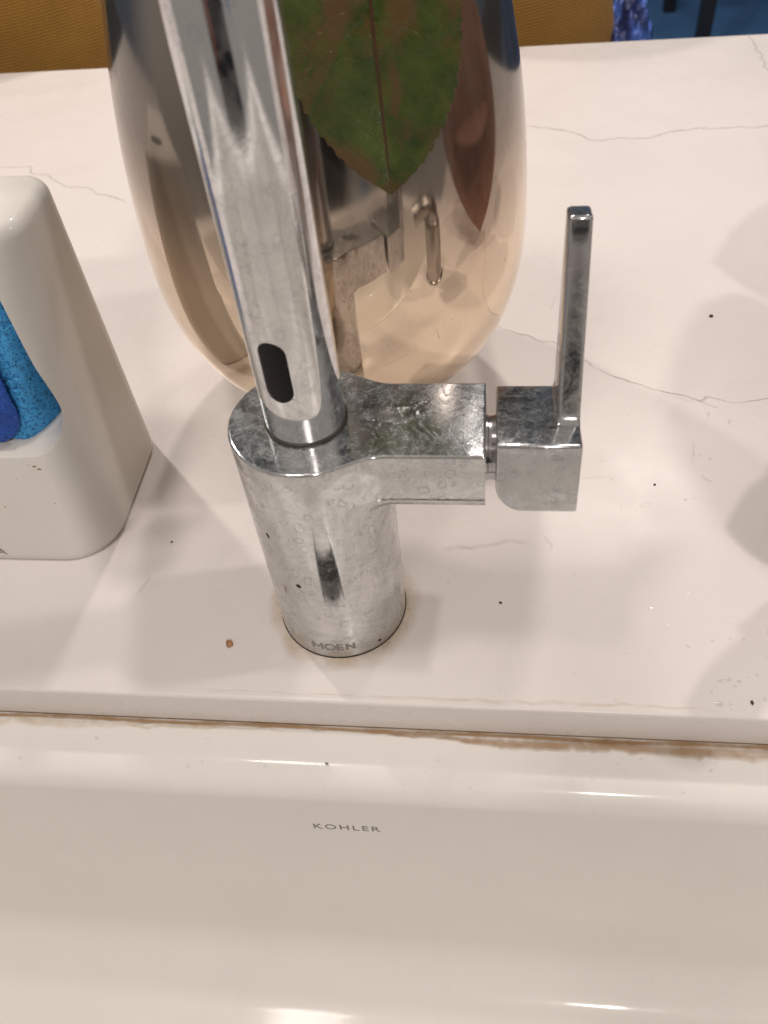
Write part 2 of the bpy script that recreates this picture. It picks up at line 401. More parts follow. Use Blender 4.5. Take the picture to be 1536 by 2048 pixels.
def countertop():
    bm = bmesh.new(); bm.verts.layers.float.new('a')
    rbox(bm, -1500, 1500, YF, YB, -TT, 0, 1.6, 4)
    zs = .04
    # the long grey vein crossing on the right, its fork, and the fainter ones
    for pts, wd, dn, jt in (
        ([(55,198,.6),(67,191,.8),(76,185),(83,183),(90,178),(97,176),(112,161),(119,153),(129,146),(141,140),(150,136,1.2),(161,132,1.5),(167,129,1.4),(170,132,1.3),(174,131),(180,128),(193,129),(199,130),(240,142),(320,150)], .75, 1., .8),
        ([(165,130),(167,128),(172,125),(175,124,.6)], .7, .7, .3), ([(150,133),(158,130),(164,128)], 1.1, .35, .3),
        ([(84,438),(100,432),(122,422),(131,412),(140,409),(153,411),(174,411),(191,418),(210,421),(234,421),(257,421),(320,424)], 1.7, .75, 1.2),
        ([(274,590),(275,565),(276,541),(276,510),(284,480),(300,440)], 1.8, .7, 1.5),
        ([(-360,408),(-321,403),(-297,401),(-291,392),(-275,386),(-255,369),(-237,366),(-226,356),(-213,352),(-198,340)], 1.4, .7, 1.),
        ([(40,29),(51,32),(63,34),(73,36),(80,37)], 1.7, .42, .9), ([(170,121),(168,116)], 1.1, .7, .2), ([(179,116),(177,111)], 1., .7, .2),
        ([(156,84),(158,92),(160,101)], 1.0, .25, .4), ([(159,78),(161,75),(164,73)], 1.1, .45, .3), ([(101,74),(108,75),(117,76),(119,73)], .5, .4, .3),
        ([(-94,2),(-91,8),(-89,12)], 1., .4, .4), ([(85,40),(87,37),(89,34),(88,31)], .9, .45, .3), ([(95,207),(97,213),(100,221)], .9, .35, .4)):
        ribbon(bm, pts, wd, zs, 1, dn, jt); zs += .004
    zs = .04
    # yellow mineral stain hugging the tap's foot and the front edge
    N_ = 40; prev = None; lay = bm.verts.layers.float['a']
    rows = []
    for i in range(N_):
        th = 2*math.pi*i/N_; row = []
        wv = 5.5 + 5*noise.noise(Vector((math.cos(th)*2, math.sin(th)*2, 4)))
        for r_, a in ((26.6,.95), (28.2,.8), (28.2+max(wv,2)*.5,.4), (28.2+max(wv,2),0)):
            v = bm.verts.new((r_*math.cos(th), r_*math.sin(th), zs+.02)); v[lay] = a; row.append(v)
        rows.append(row)
    for a, b in zip(rows, rows[1:]+rows[:1]):
        for k in range(3):
            f = bm.faces.new((a[k], a[k+1], b[k+1], b[k])); f.material_index = 3
    ribbon(bm, [(-60,YF+3.6,.3),(-10,YF+3.2,.5),(30,YF+3.4,1),(60,YF+3.4,1.1),(90,YF+3.2,1.3),(120,YF+3.6,.8),(150,YF+3,.3)], 1.0, zs, 3, .3, .6, 8)
    o = link('countertop', bm, [QUARTZ, VEIN, STAIN, STAIN2], None, 30)
    tag(o, 'white quartz worktop with thin grey veins running behind the tap', 'countertop', kind='structure')
countertop()

# ---------------------------------------------------------------- sink
def sink():
    root = empty('sink', (0,-60,-21))
    tag(root, 'white glossy porcelain sink set under the front edge of the worktop', 'sink')
    zr = -TT - .25
    X0, X1, Y0, Y1 = -420, 430, -470, -74
    ZB = -238
    def loop(inset, z, rc, n=10, ystretch=0):
        x0, x1, y0, y1 = X0+inset, X1-inset, Y0+inset, Y1-inset-ystretch
        r = max(rc, 1); out = []
        for cx, cy, a0 in ((x1-r,y1-r,0),(x0+r,y1-r,90),(x0+r,y0+r,180),(x1-r,y0+r,270)):
            for k in range(n+1):
                a = R(a0+90*k/n); out.append((cx+r*math.cos(a), cy+r*math.sin(a)+60, z+21))
        return out
    loops = [loop(-55, zr-60, 60), loop(-55, zr-6, 60), loop(-53, zr-1.5, 58), loop(-49, zr, 55)]
    loops += [loop(-16, zr-.2, 34)]
    for k in range(1, 10):                         # soft rolled lip
        a = R(90*k/9); loops.append(loop(-15+15*math.sin(a), zr-.2-13*(1-math.cos(a)), 30))
    for k in range(1, 7):                          # wall, leaning a touch
        loops.append(loop(0+5*k/6, zr-13.2-(abs(ZB)-13-21-36)*k/6, 30-2*k/6))
    for k in range(1, 13):                         # sweep into the floor
        a = R(90*k/12); loops.append(loop(5+36*(1-math.cos(a)), (ZB+36)-36*math.sin(a), 30+20*math.sin(a)))
    loops.append(loop(110, ZB-2.5, 90)); 
    bm = bmesh.new(); vv = rings(bm, loops, False, False)
    # floor closes on the drain hole
    dc = (8, -247); n = len(vv[-1]); hole = []
    for v in vv[-1]:
        d = Vector((v.co.x-dc[0], v.co.y-60-dc[1])); d.normalize()
        hole.append(bm.verts.new((dc[0]+d.x*69, dc[1]+d.y*69+60, ZB-5+21)))
    for i in range(n):
        j = (i+1) % n; bm.faces.new((vv[-1][i], vv[-1][j], hole[j], hole[i]))
    link('basin', bm, PORC, root, 40)
    # drain fitting
    bm = bmesh.new(); lathe(bm, [(70.5,ZB-4.6),(69,ZB-4.0),(64,ZB-5),(55,ZB-9),(52,ZB-18),(52,ZB-30)], 0, 0, 64, False, False)
    steel = m_plain('dull_dark_steel', (.012,.014,.017), .5, 0, .2)
    dr = link('drain', bm, steel, root, 40, (dc[0], dc[1]+60, 21))
    bm = bmesh.new(); lathe(bm, [(51.5,ZB-20),(12,ZB-22),(10,ZB-14),(3,ZB-12)], 0, 0, 48, True, True)
    link('stopper', bm, m_plain('black_rubber', (.010,.011,.013), .7, 0, .04), dr, 40)
    # brown line along the joint with the worktop
    bm = bmesh.new(); bm.verts.layers.float.new('a')
    z = zr + 21 + .06
    pts = [(-400+i*14, YF-1.0+60+.25*math.sin(i)) for i in range(58)]
    ribbon(bm, pts, 1.25, z, 0, 1., .12, 3)
    ribbon(bm, [(-300,YF-4+60,.8),(-180,YF-3.4+60,1),(-120,YF-3.8+60,1.2),(-80,YF-3.2+60,.6),(-20,YF-2.5+60,.4)], 2.4, z+.02, 1, .55, 1., 10)
    ribbon(bm, [(20,YF-2.2+60,.4),(50,YF-3.0+60,.7),(64,YF-4+60,1.1),(84,YF-4.2+60,1.3),(110,YF-3.4+60,1.2),(135,YF-3.8+60,1.5),(165,YF-4.0+60,1.6),(200,YF-4+60,1.5),(260,YF-4+60,1)], 2.3, z+.03, 0, .8, .4, 14)
    link('limescale_line', bm, [STAIN, STAIN2], root, 0)
    # dark seal in the joint
    bm = bmesh.new(); rbox(bm, -415, 425, YF+.3+60, YF+4+60, zr+21-.1+.02, zr+21+.24, 0); link('seal', bm, m_plain('brown_sealant', (.30,.18,.08), .5), root, 0)
    return root
SINK = sink()
def lettering(body, size, wide, mat, name, parent, place, extr=.15, bold=0., space=1.0):
    cu = bpy.data.curves.new(name, 'FONT'); cu.body = body; cu.size = size; cu.align_x = 'CENTER'; cu.align_y = 'CENTER'
    cu.offset = bold; cu.space_character = space; cu.resolution_u = 4
    tmp = bpy.data.objects.new(name, cu); col.objects.link(tmp)
    dg = bpy.context.evaluated_depsgraph_get(); me = bpy.data.meshes.new_from_object(tmp.evaluated_get(dg))
    bpy.data.objects.remove(tmp)
    xs = [v.co.x for v in me.vertices]; w0 = max(xs)-min(xs); xc = (max(xs)+min(xs))/2
    bm = bmesh.new(); bm.from_mesh(me)
    ys = [v.co.y for v in bm.verts]; yc = (max(ys)+min(ys))/2; h0 = max(ys)-min(ys)
    bmesh.ops.triangulate(bm, faces=bm.faces)
    for k in range(1, 40):
        bmesh.ops.bisect_plane(bm, geom=bm.verts[:]+bm.edges[:]+bm.faces[:], dist=1e-6, plane_co=(min(xs)+w0*k/40, 0, 0), plane_no=(1,0,0))
    g = bmesh.ops.extrude_face_region(bm, geom=list(bm.faces))
    top = {v for v in g['geom'] if isinstance(v, bmesh.types.BMVert)}
    for v in bm.verts:
        u = (v.co.x-xc)/w0*wide; q = (v.co.y-yc)/h0*size
        v.co = place(u, q, extr if v in top else -.05)
    return link(name, bm, mat, parent, 0)
# wall of the basin leans 5 mm inwards over its depth
def on_wall(u, q, e):
    z = -57.0 + q + .012*u
    y = -74 + (-(z+34)*(-5/168.)) * -1 - e
    return Vector((3.2+u, -74-5*(-(z)-34)/168.-e+60, z+21))
lettering('KOHLER', 5.0, 28.5, LETT2, 'lettering', SINK, on_wall, .08, .012, 1.25)

# ---------------------------------------------------------------- tap
H, RB, W, HA, XE = 108.33, 26.5, 17.8, 26.5, 59.4
def tap():
    root = empty('kitchen_tap', (0,0,0))
    tag(root, 'chrome kitchen tap with side lever, dulled by hard water scale', 'tap')
    # body and side arm: one casting
    def hyp(a, b): return math.hypot(max(a,0), max(b,0)) + min(max(a,b), 0)
    def sdf(x, y, z):
        c = math.hypot(x, y) - RB
        rr = 6.4
        zl = H-HA
        # arm rectangle: rounded underside corners; end corners crisp
        dy = abs(y)-W; dz = zl - z
        q = hyp(dy+rr, dz+rr) - rr
        b = max(q, x-XE, -x)
        hfill = 7.0                                    # plan fillet where arm meets body
        h = max(hfill-abs(c-b), 0)/hfill
        bot = min(c, b) - h*h*hfill*.25
        return bot if z > zl-.01 else c
    def rho(th, z, ins=0.):
        lo, hi = 0.0, 90.0
        cx, sx = math.cos(th), math.sin(th)
        f = lambda r: sdf(r*cx, r*sx, z)
        if z <= H-HA-.005: return RB
        for _ in range(34):
            m = (lo+hi)/2
            if f(m) < -ins: lo = m
            else: hi = m
        return lo
    ths = set(2*math.pi*i/144 for i in range(144))
    ca = math.atan2(W, XE)
    for s in (-1, 1):
        for k in range(-12, 13): ths.add((s*ca + R(.22)*k) % (2*math.pi))
        for k in range(60): ths.add((s*R(14+k*.75)) % (2*math.pi))
        ths.add((s*ca) % (2*math.pi))
    ths = sorted(ths)
    th2 = [ths[0]]
    for t in ths[1:]:
        if t-th2[-1] > 1e-4: th2.append(t)
    zl = H-HA
    levels = [0, .25, 1, 20, 40, 60, 76, 80, zl-.01]
    levels2 = [zl+6.4*(1-math.cos(R(a))) for a in range(0, 91, 9)] + [zl+8, zl+12, zl+18, H-1.6]
    loops = []
    for z in levels: loops.append([(RB*math.cos(t), RB*math.sin(t), z) for t in th2])
    full = None
    for z in levels2:
        lp = []
        for t in th2:
            r_ = rho(t, max(z, zl+.002)); lp.append((r_*math.cos(t), r_*math.sin(t), z))
        loops.append(lp)
    base = loops[-1]
    # rounded top arris by normal inset
    m = len(base)
    nr = []
    for i in range(m):
        a = Vector(base[i-1]); b = Vector(base[(i+1) % m]); t = (b-a); nr.append(Vector((t.y, -t.x, 0)).normalized())
    rt = .9
    loops[-1] = [(p[0], p[1], H-rt) for p in base]
    for k in range(1, 6):
        a = R(18*k); ins = rt*(1-math.cos(a)); lp = []
        for t in th2: r_ = rho(t, H-8, ins); lp.append((r_*math.cos(t), r_*math.sin(t), H-rt+rt*math.sin(a)))
        loops.append(lp)
    bm = bmesh.new(); vv = rings(bm, loops, True, False)
    # top plate as a ring round the spout bore
    inner = [bm.verts.new((13.9*math.cos(t), 13.9*math.sin(t), H)) for t in th2]
    low = [bm.verts.new((13.9*math.cos(t), 13.9*math.sin(t), H-4)) for t in th2]
    for i in range(m):
        j = (i+1) % m
        bm.faces.new((vv[-1][i], vv[-1][j], inner[j], inner[i])); bm.faces.new((inner[i], inner[j], low[j], low[i]))
    bm.faces.new(low[::-1])
    body = link('body', bm, CH_BODY, root, 28)
    for e in body.data.edges:
        za, zb_ = (body.data.vertices[i].co.z for i in e.vertices)
        if za > (H-.02)*S and zb_ > (H-.02)*S: e.use_edge_sharp = True
    for f in body.data.polygons:
        if f.normal.z > .999 and f.center.z > (H-.05)*S: f.use_smooth = False
    bm = bmesh.new(); lathe(bm, [(26.75,0.02),(26.8,.35),(26.65,.6),(26.45,.65)], 0, 0, 96, False, False)
    link('base_ring', bm, GAP, body, 40)
    def on_body(u, q, e):
        a = R(-1.5) + u/RB; z = 7.9+q
        return Vector(((RB+e)*math.sin(a), -(RB+e)*math.cos(a), z))
    bm = bmesh.new()
    def bar(u0, q0, u1, q1, wdt=.95):
        a = Vector((u0,q0)); b = Vector((u1,q1)); d = (b-a).normalized()*wdt/2; p = Vector((-d.y,d.x))
        vs8 = [bm.verts.new(on_body(c.x, c.y, e)) for e in (-.05,.06) for c in (a-p, b-p, b+p, a+p)]
        for f in ((0,1,2,3),(4,5,6,7),(0,1,5,4),(1,2,6,5),(2,3,7,6),(3,0,4,7)): bm.faces.new([vs8[k] for k in f])
    hh = 1.95
    def vert(u): bar(u, -hh-.3, u, hh+.3, 1.0)
    vert(-8.2); vert(-4.2); bar(-8.2, hh, -6.2, -hh*.5, .8); bar(-6.2, -hh*.5, -4.2, hh, .8)
    N0 = 22
    for k in range(N0):
        a0, a1 = 2*math.pi*k/N0, 2*math.pi*(k+1.25)/N0
        bar(-.95+2.0*math.cos(a0), hh*math.sin(a0), -.95+2.0*math.cos(a1), hh*math.sin(a1), .85)
    vert(2.1); [bar(2.0, q, 4.5, q, .8) for q in (-hh,0,hh)]
    vert(5.9); vert(8.8); bar(5.9, hh, 8.8, -hh, .9)
    link('lettering', bm, LETT, body, 0)
    # spout: riser, then a gooseneck that turns down over the sink
    r0 = 13.4; dr = R(-11)
    dx, dy = math.sin(dr), -math.cos(dr)
    pts = [(0,0,H-3), (0,0,H+8), (0,0,H+60), (0,0,200), (0,0,260), (0,0,300)]
    ra = 92
    for k in range(1, 19):
        a = R(10*k); pts.append((dx*ra*(1-math.cos(a)), dy*ra*(1-math.cos(a)), 300+ra*math.sin(a)))
    ex, ey = dx*2*ra, dy*2*ra
    pts += [(ex,ey,292)]
    bm = bmesh.new(); tube(bm, pts, r0, 96); sp = link('spout', bm, CH_TUBE, root, 30)
    bm = bmesh.new(); lathe(bm, [(13.42,H+.1),(13.9,H+.12),(13.9,H+.9),(13.42,H+1.1)], 0, 0, 80, False, False)
    link('seal_ring', bm, GAP, sp, 40)
    bm = bmesh.new(); lathe(bm, [(14,296),(15,292),(16.2,250),(16.8,205),(15.5,202),(5,202)], ex, ey, 64)
    link('spray_head', bm, CH_TUBE, root, 35)
    # sensor window: dark lozenge let into the riser, with a thin bright surround
    def lozenge(hw, hh, rad, mat, name, par, n=14):
        bm = bmesh.new(); out = []
        for s0, sgn in ((1,1), (-1,-1)):
            for k in range(n+1):
                a = R(180*k/n) if sgn > 0 else R(180+180*k/n)
                out.append((hw*math.cos(a), sgn*(hh-hw)+hw*math.sin(a)))
        def P(u, q, r_): 
            a = R(-11.8) + u/13.4; return Vector((r_*math.sin(a), -r_*math.cos(a), 138.3+q))
        lay = []
        for sc_, rr in ((1, rad-.4), (1, rad-.02), (.985, rad), (.7, rad), (.4, rad), (.12, rad)):
            lay.append([P(u*sc_, q if sc_ > .9 else q*(1-(1-sc_)*.5), rr) for u, q in out])
        rings(bm, lay, False, True)
        return link(name, bm, mat, par, 25)
    sf = lozenge(5.0, 11.9, 13.47, CH_CLEAN, 'sensor_frame', sp)
    lozenge(4.55, 11.4, 13.52, BLACKG, 'sensor_window', sp)
    # handle hub turned a few degrees back, with its lever
    hb = empty('handle', (0,0,H-HA/2)); hb.parent = root; hb.rotation_euler = (R(-9.27), 0, 0)
    bm = bmesh.new(); g = []
    h2 = HA/2; xa, xb = 62.6, 89.0
    # outline in x-z with big lower-left curve
    prof = [(xa, h2), (xa, -1)]
    for k in range(0, 11):
        a = R(180+ 80*k/10); prof.append((xa+9.5+9.5*math.cos(a), -h2+10.5+10.6*math.sin(a)))
    prof = [(x, max(z, -h2)) for x, z in prof]
    prof += [(xa+12, -h2), (xb, -h2), (xb, h2)]
    pp = []
    for q in prof:
        if not pp or (Vector(q)-Vector(pp[-1])).length > .3: pp.append(q)
    vv = rings(bm, [[(x,-W,z) for x,z in pp], [(x,W,z) for x,z in pp]])
    bmesh.ops.recalc_face_normals(bm, faces=bm.faces); bm.normal_update()
    es = [e for e in bm.edges if e.calc_face_angle(0) > R(35)]
    bmesh.ops.bevel(bm, geom=es, offset=.9, segments=4, profile=.5, affect='EDGES')
    hub = link('hub', bm, CH_HUB, hb, 40)
    # lever: wide foot sweeping up into a thin blade on the far right corner
    bm = bmesh.new(); loops = []
    lw = 7.1; x1, x0 = xb-.02, xb-lw
    ll = 61.0
    st = []
    for k in range(0, 9):
        a = R(90*k/8); st.append((h2-.6+3.6*(1-math.cos(a)), 3.4*(1-math.sin(a))))
    st += [(h2+ll*t, 0) for t in (.15, .3, .5, .7, .85, .97)]
    for z, ex_ in st:
        t = max((z-h2)/ll, 0); th_ = 22.9 + (8.6-22.9)*t
        yb_, yf_ = W-.02, W-th_-ex_
        xl = x0 - ex_*.45 + .0*t
        xr = x1
        c = 1.1; lp = []
        for cx, cy, a0 in ((xr-c,yb_-c,0),(xl+c,yb_-c,90),(xl+c,yf_+c,180),(xr-c,yf_+c,270)):
            for k in range(5):
                a = R(a0+90*k/4); lp.append((cx+c*math.cos(a), cy+c*math.sin(a), z))
        loops.append(lp)
    last = loops[-1]; zc = h2+ll; cxm = sum(p[0] for p in last)/len(last); cym = sum(p[1] for p in last)/len(last)
    for k in range(0, 5):
        a = R(22.5*k); ins = 1.2*(1-math.cos(a)); lp = []
        for p in last:
            vx, vy = p[0]-cxm, p[1]-cym; hw_, hh_ = lw/2, 8.6/2
            lp.append((cxm+vx*(1-ins/hw_), cym+vy*(1-ins/hh_), zc-1.2+1.2*math.sin(a)))
        loops.append(lp)
    rings(bm, loops, True, True)
    link('lever', bm, CH_LEVER, hb, 40)
    # neck between arm and hub
    bm = bmesh.new()
    pr = [(11.2,XE-.5),(11.2,XE+.6),(10.9,XE+.9),(10.9,xa-.9),(11.3,xa+.2),(11.3,xa+9)]
    loops = [[(x, r_*math.cos(2*math.pi*i/64), r_*math.sin(2*math.pi*i/64)) for i in range(64)] for r_, x in pr]
    rings(bm, loops); link('neck', bm, m_chrome('neck_chrome', .3, .3, (.5,.48,.5), .12), hb, 40)
    return root
tap()

# ---------------------------------------------------------------- vase
VX, VY = -10.6, 150.0
K = [(0,0),(30,0),(33.5,.8),(36.5,2.4),(42.5,6.5),(50,14),(63.5,28),(77.5,48),(85.3,75),(86.4,110),(82.3,155),(71.5,210),(60,250),(52,280),(50.5,290),(54,298)]
def vase():
    bm = bmesh.new()
    P = catmull([(r,z,0) for r,z in K[1:]], 8)
    out = [(max(p.x,.5), max(p.y,0)) for p in P]
    inn = [(max(r-3.2,.5), z) for r, z in out if z > 6][::-1]
    top = [(53.4,299.2),(52.4,299.5),(51.4,299)]
    lathe(bm, [(.5,0)]+out+top+inn+[(.5,6)], 0, 0, 160, True, True)
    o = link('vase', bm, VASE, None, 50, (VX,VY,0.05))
    tag(o, 'large round mirrored vase, amber below and smoky above, behind the tap', 'vase')
vase()

# ---------------------------------------------------------------- leaves
def leaf_mesh(L_, Wmax, serr=True, curl=.12, droop=0., thick=.25, nu=120, nv=16, teeth=26):
    """blade in local space: base at origin, runs along -z to the tip, faces -y"""
    def wd(t):                                   # t: 0 base .. 1 tip
        pts = [(0,0),(.05,.30),(.15,.62),(.3,.90),(.45,1),(.55,.99),(.65,.92),(.75,.78),(.85,.55),(.93,.30),(.97,.13),(1,.0)]
        for (a,b),(c,d) in zip(pts[:-1], pts[1:]):
            if t <= c: 
                k = (t-a)/(c-a); k2 = k
                return b+(d-b)*k2
        return 0
    bm = bmesh.new(); uvl = bm.loops.layers.uv.new('UVMap'); front = []; uvd = {}
    for i in range(nu+1):
        t = i/nu; w_ = (wd(max(t-.02,0))+wd(t)+wd(min(t+.02,1)))/3
        row = []
        for j in range(-nv, nv+1):
            v = j/nv
            ww = w_*Wmax
            if serr and abs(j) == nv and 0.05 < t < .985:
                ww += 1.1*((t*teeth) % 1.0) * min(1, w_*2)
            elif serr and abs(j) == nv-1 and 0.05 < t < .985:
                ww += .25
            x = ww*v
            z = -L_*t
            y = -curl*(abs(v)**1.5)*ww*(1 if v < 0 else .7) + droop*math.sin(math.pi*t)*L_*.1
            y += .9*noise.noise(Vector((x*.09, z*.09, 1.3))) * (1-.5*abs(v)) 
            # puckering between side veins
            y -= .28*math.sin((t*7.5+abs(v)*1.9)*2*math.pi) * (abs(v)**.5) * w_
            if i in (0, nu): x = 0
            vv = bm.verts.new((x, y, z)); uvd[vv] = (t, v); row.append(vv)
        front.append(row)
    for a, b in zip(front[:-1], front[1:]):
        for k in range(2*nv):
            try: bm.faces.new((a[k], a[k+1], b[k+1], b[k]))
            except ValueError: pass
    for f in bm.faces:
        for lp in f.loops: lp[uvl].uv = uvd[lp.vert]
    bmesh.ops.remove_doubles(bm, verts=bm.verts, dist=.0005)
    return bm
LEAF = m_leaf('mottled_green_leaf', (.033,.058,.008), (.085,.122,.018), (.135,.068,.026), .44, (.10,.15,.05))
LEAF_R = m_leaf('reddish_brown_leaf', (.27,.14,.10), (.33,.18,.13), (.20,.10,.075), .5, (.50,.32,.25), .4)
LEAF_G = m_leaf('plain_green_leaf', (.030,.075,.015), (.05,.12,.025), (.07,.05,.018), .62, (.12,.17,.06))
def solid(o, th):
    md = o.modifiers.new('thickness', 'SOLIDIFY'); md.thickness = th*S; md.offset = 0
def vase_leaf():
    root = empty('leaf', (24.5, 60, 263))
    tag(root, 'green serrated leaf with brown blotches hanging tip down before the vase', 'leaf')
    bm = leaf_mesh(112.5, 25.2, True, .34, -.25)
    o = link('blade', bm, LEAF, root, 60)
    solid(o, .3)
    o.rotation_euler = (R(3.0), R(-1.0), 0)
    bm = bmesh.new(); tube(bm, catmull([(0,0,0),(0,6,14),(-2,22,26),(-6,36,31),(-12,48,14)], 6), [1.1]*24+[1.3], 10)
    link('stalk', bm, m_plain('leaf_stalk', (.12,.07,.03), .5), root, 40)
vase_leaf()

# ---------------------------------------------------------------- sponge holder
def holder():
    root = empty('sponge_holder', (-172, 55, 0))
    tag(root, 'white ceramic sponge holder with an open front, on the worktop at left', 'sponge holder')
    ox, oy = 172, -55
    HH = 146.0; XR, XL = -110.0, -236.0
    def outline(z, ins=0, n=14):
        t = z/HH
        x1 = XR - ins - 2.0*(1-t)*0 + (-.3*t); x0 = XL + ins
        y0 = 19 + .257*z + ins; y1 = 106 - ins - 4*t
        rf, rb = max(23-11*t-ins, 2), max(17-5*t-ins, 2); out = []
        for cx, cy, r_, a0 in ((x1-rb,y1-rb,rb,0),(x0+rb,y1-rb,rb,90),(x0+rf,y0+rf,rf,180),(x1-rf,y0+rf,rf,270)):
            for k in range(n+1):
                a = R(a0+90*k/n); out.append((cx+r_*math.cos(a)+ox, cy+r_*math.sin(a)+oy, z))
        return out
    lp = [outline(.0, 3.), outline(.6, 1.2), outline(2, .3), outline(4, 0)] + [outline(z) for z in (12,24,36,48,60,72,84,96,108,120,130,138)]
    rt = 6
    for k in range(1, 10):
        a = R(10*k); lp.append(outline(HH-rt+rt*math.sin(a), rt*.9*(1-math.cos(a))))
    bm = bmesh.new(); rings(bm, lp, True, True)
    me_o = link('shell', bm, CERAM, root, 60)
    # cut the mouth: a rounded trapezoid driven in at right angles to the front
    cx_ = -172.0
    mouth = [(-125.5,132),(-122,112),(-119,96),(-115.5,82),(-113.9,73),(-115,66.5),(-119,60.5),(-126,57),(-136,55.8),(-150,55.4),(-172,55.4)]
    left = [(2*cx_-x, z) for x, z in mouth[::-1]][1:]
    topc = [(-220,134),(-210,137),(-172,138),(-135,137.5)]
    topc = [(-212,137.5),(-172,139),(-134,137.5)]
    ol = [Vector((x,z)) for x, z in mouth+left+topc]
    P3 = catmull([(p.x,p.y,0) for p in ol], 4)[:-1]
    c0 = Vector((cx_, 97))
    bm = bmesh.new(); loops = []
    for dep, grow in ((-8, 1.10), (-3, 1.065), (-.8,1.03), (2.0, 1.0), (9, .965), (40, .93)):
        loops.append([(( (p.x-c0.x)*grow + c0.x)+ox, 19+.257*(p.y)+dep+oy, (p.y-c0.y)*grow+c0.y - dep*.0) for p in P3])
    rings(bm, loops)
    cut = link('cutter', bm, CERAM, None, 0)
    cut.location = root.location
    bpy.context.view_layer.update()
    md = me_o.modifiers.new('mouth', 'BOOLEAN'); md.operation = 'DIFFERENCE'; md.object = cut; md.solver = 'EXACT'
    bv = me_o.modifiers.new('soft_rim', 'BEVEL'); bv.width = 3.0*S; bv.segments = 5; bv.limit_method = 'ANGLE'; bv.angle_limit = R(38); bv.use_clamp_overlap = True; bv.harden_normals = False
    dg = bpy.context.evaluated_depsgraph_get(); dg.update()
    me = bpy.data.meshes.new_from_object(me_o.evaluated_get(dg))
    me_o.modifiers.clear(); me_o.data = me; bpy.data.objects.remove(cut)
    smooth_by_angle(me, 50)
    # flat disc for the pump hole on top, its inner shade painted dark
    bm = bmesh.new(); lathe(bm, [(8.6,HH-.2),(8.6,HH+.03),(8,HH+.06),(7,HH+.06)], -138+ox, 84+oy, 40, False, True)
    link('filler_hole_disc', bm, m_plain('painted_hole_shade', (.10,.095,.09), .6), root, 40)
    def on_front(u, q, e):
        z = 5.6+q; return Vector((-164.0+u+ox, 19+.257*z-e+oy, z))
    lettering('RA', 3.0, 8.5, LETT3, 'lettering', root, on_front, .12, .01, 1.0)
    # little brown splashes
    bm = bmesh.new()
    for (x, z, r_) in ((-101,0,0),):
        pass
    for (x, z, r_, s_) in ((-131.8,50.5,.9,1.5),(-130,49.2,.8,1.8),(-134,51.2,.4,1),(-142,44,.35,1),(-128,32,.4,1),(-152,30,.5,1.4)):
        n = 9; y = 19+.257*z-.04; r_ *= .8
        bm.faces.new([bm.verts.new((x+ox+r_*s_*math.cos(2*math.pi*k/n)*random.uniform(.7,1.1), y+oy+.257*r_*.6*math.sin(2*math.pi*k/n), z+r_*.6*math.sin(2*math.pi*k/n))) for k in range(n)])
    link('splash_spots', bm, m_plain('brown_splash', (.22,.14,.05), .6), root, 0)
    # sponge
    sp = empty('sponge', (-170, 60.5, 48))
    tag(sp, 'light blue cellulose sponge with dark blue scouring side in the holder', 'sponge')
    def slab(x0, x1, th0, th1, hgt, wav, pore=0., cell=3.2):
        bm = bmesh.new(); nx, nz = 150, 130; F = []; B = []
        for i in range(nz+1):
            fr, br = [], []
            for j in range(nx+1):
                x = x0+(x1-x0)*j/nx; z = hgt*i/nz
                ez = min(i, nz-i)/13; ex_ = min(j, nx-j)/13
                zz_ = hgt*i/nz; rc = 16
                if zz_ < rc and j > nx/2: x -= (rc-math.sqrt(max(rc*rc-(rc-zz_)**2, 0)))*max(0, (x-(x1-2*rc))/(2*rc))
                rnd_ = 1-.9*(max(0,1-min(ez,ex_))**2)
                nn = wav*noise.noise(Vector((x*.08, z*.08, 5)))
                if pore:
                    q = Vector((x/cell + .5*noise.noise(Vector((x*.4, z*.4, 1))), z/cell + .5*noise.noise(Vector((x*.4, z*.4, 6))), 2.2))
                    dv, pv = noise.voronoi(q); big = noise.noise(pv[0]*3.1) > -.12
                    if big: nn += pore*max(0, 1-(dv[0]/.42)**2)
                    dv2, pv2 = noise.voronoi(q*2.3); nn += .35*pore*max(0, 1-(dv2[0]/.4)**2)
                fr.append(bm.verts.new((x, -(th1)*rnd_ - th0*(1-rnd_) + nn, z))); br.append(bm.verts.new((x, -th0 + nn*.5, z)))
            F.append(fr); B.append(br)
        for G, flip in ((F,0),(B,1)):
            for i in range(nz):
                for j in range(nx):
                    q = (G[i][j],G[i][j+1],G[i+1][j+1],G[i+1][j]); bm.faces.new(q[::-1] if flip else q)
        for i in range(nz):
            for j in (0, nx): bm.faces.new((F[i][j],F[i+1][j],B[i+1][j],B[i][j]))
        for j in range(nx):
            for i in (0, nz): bm.faces.new((F[i][j],F[i][j+1],B[i][j+1],B[i][j]))
        return bm
    a = link('foam', slab(-46, 45.5, 0, 18, 80, 1.2, 1.7), m_sponge('blue_sponge', (.05,.31,.66), (.02,.13,.38)), sp, 60)
    b = link('scourer', slab(-46, 43, 18.2, 24, 68, 3.0, .5, 1.2), m_sponge('scouring_fibre', (.015,.08,.40), (.008,.03,.18), 800), sp, 60)
    a.rotation_euler = (R(-15), R(2), R(-7)); b.rotation_euler = (R(-15), R(-11), R(-7))
holder()

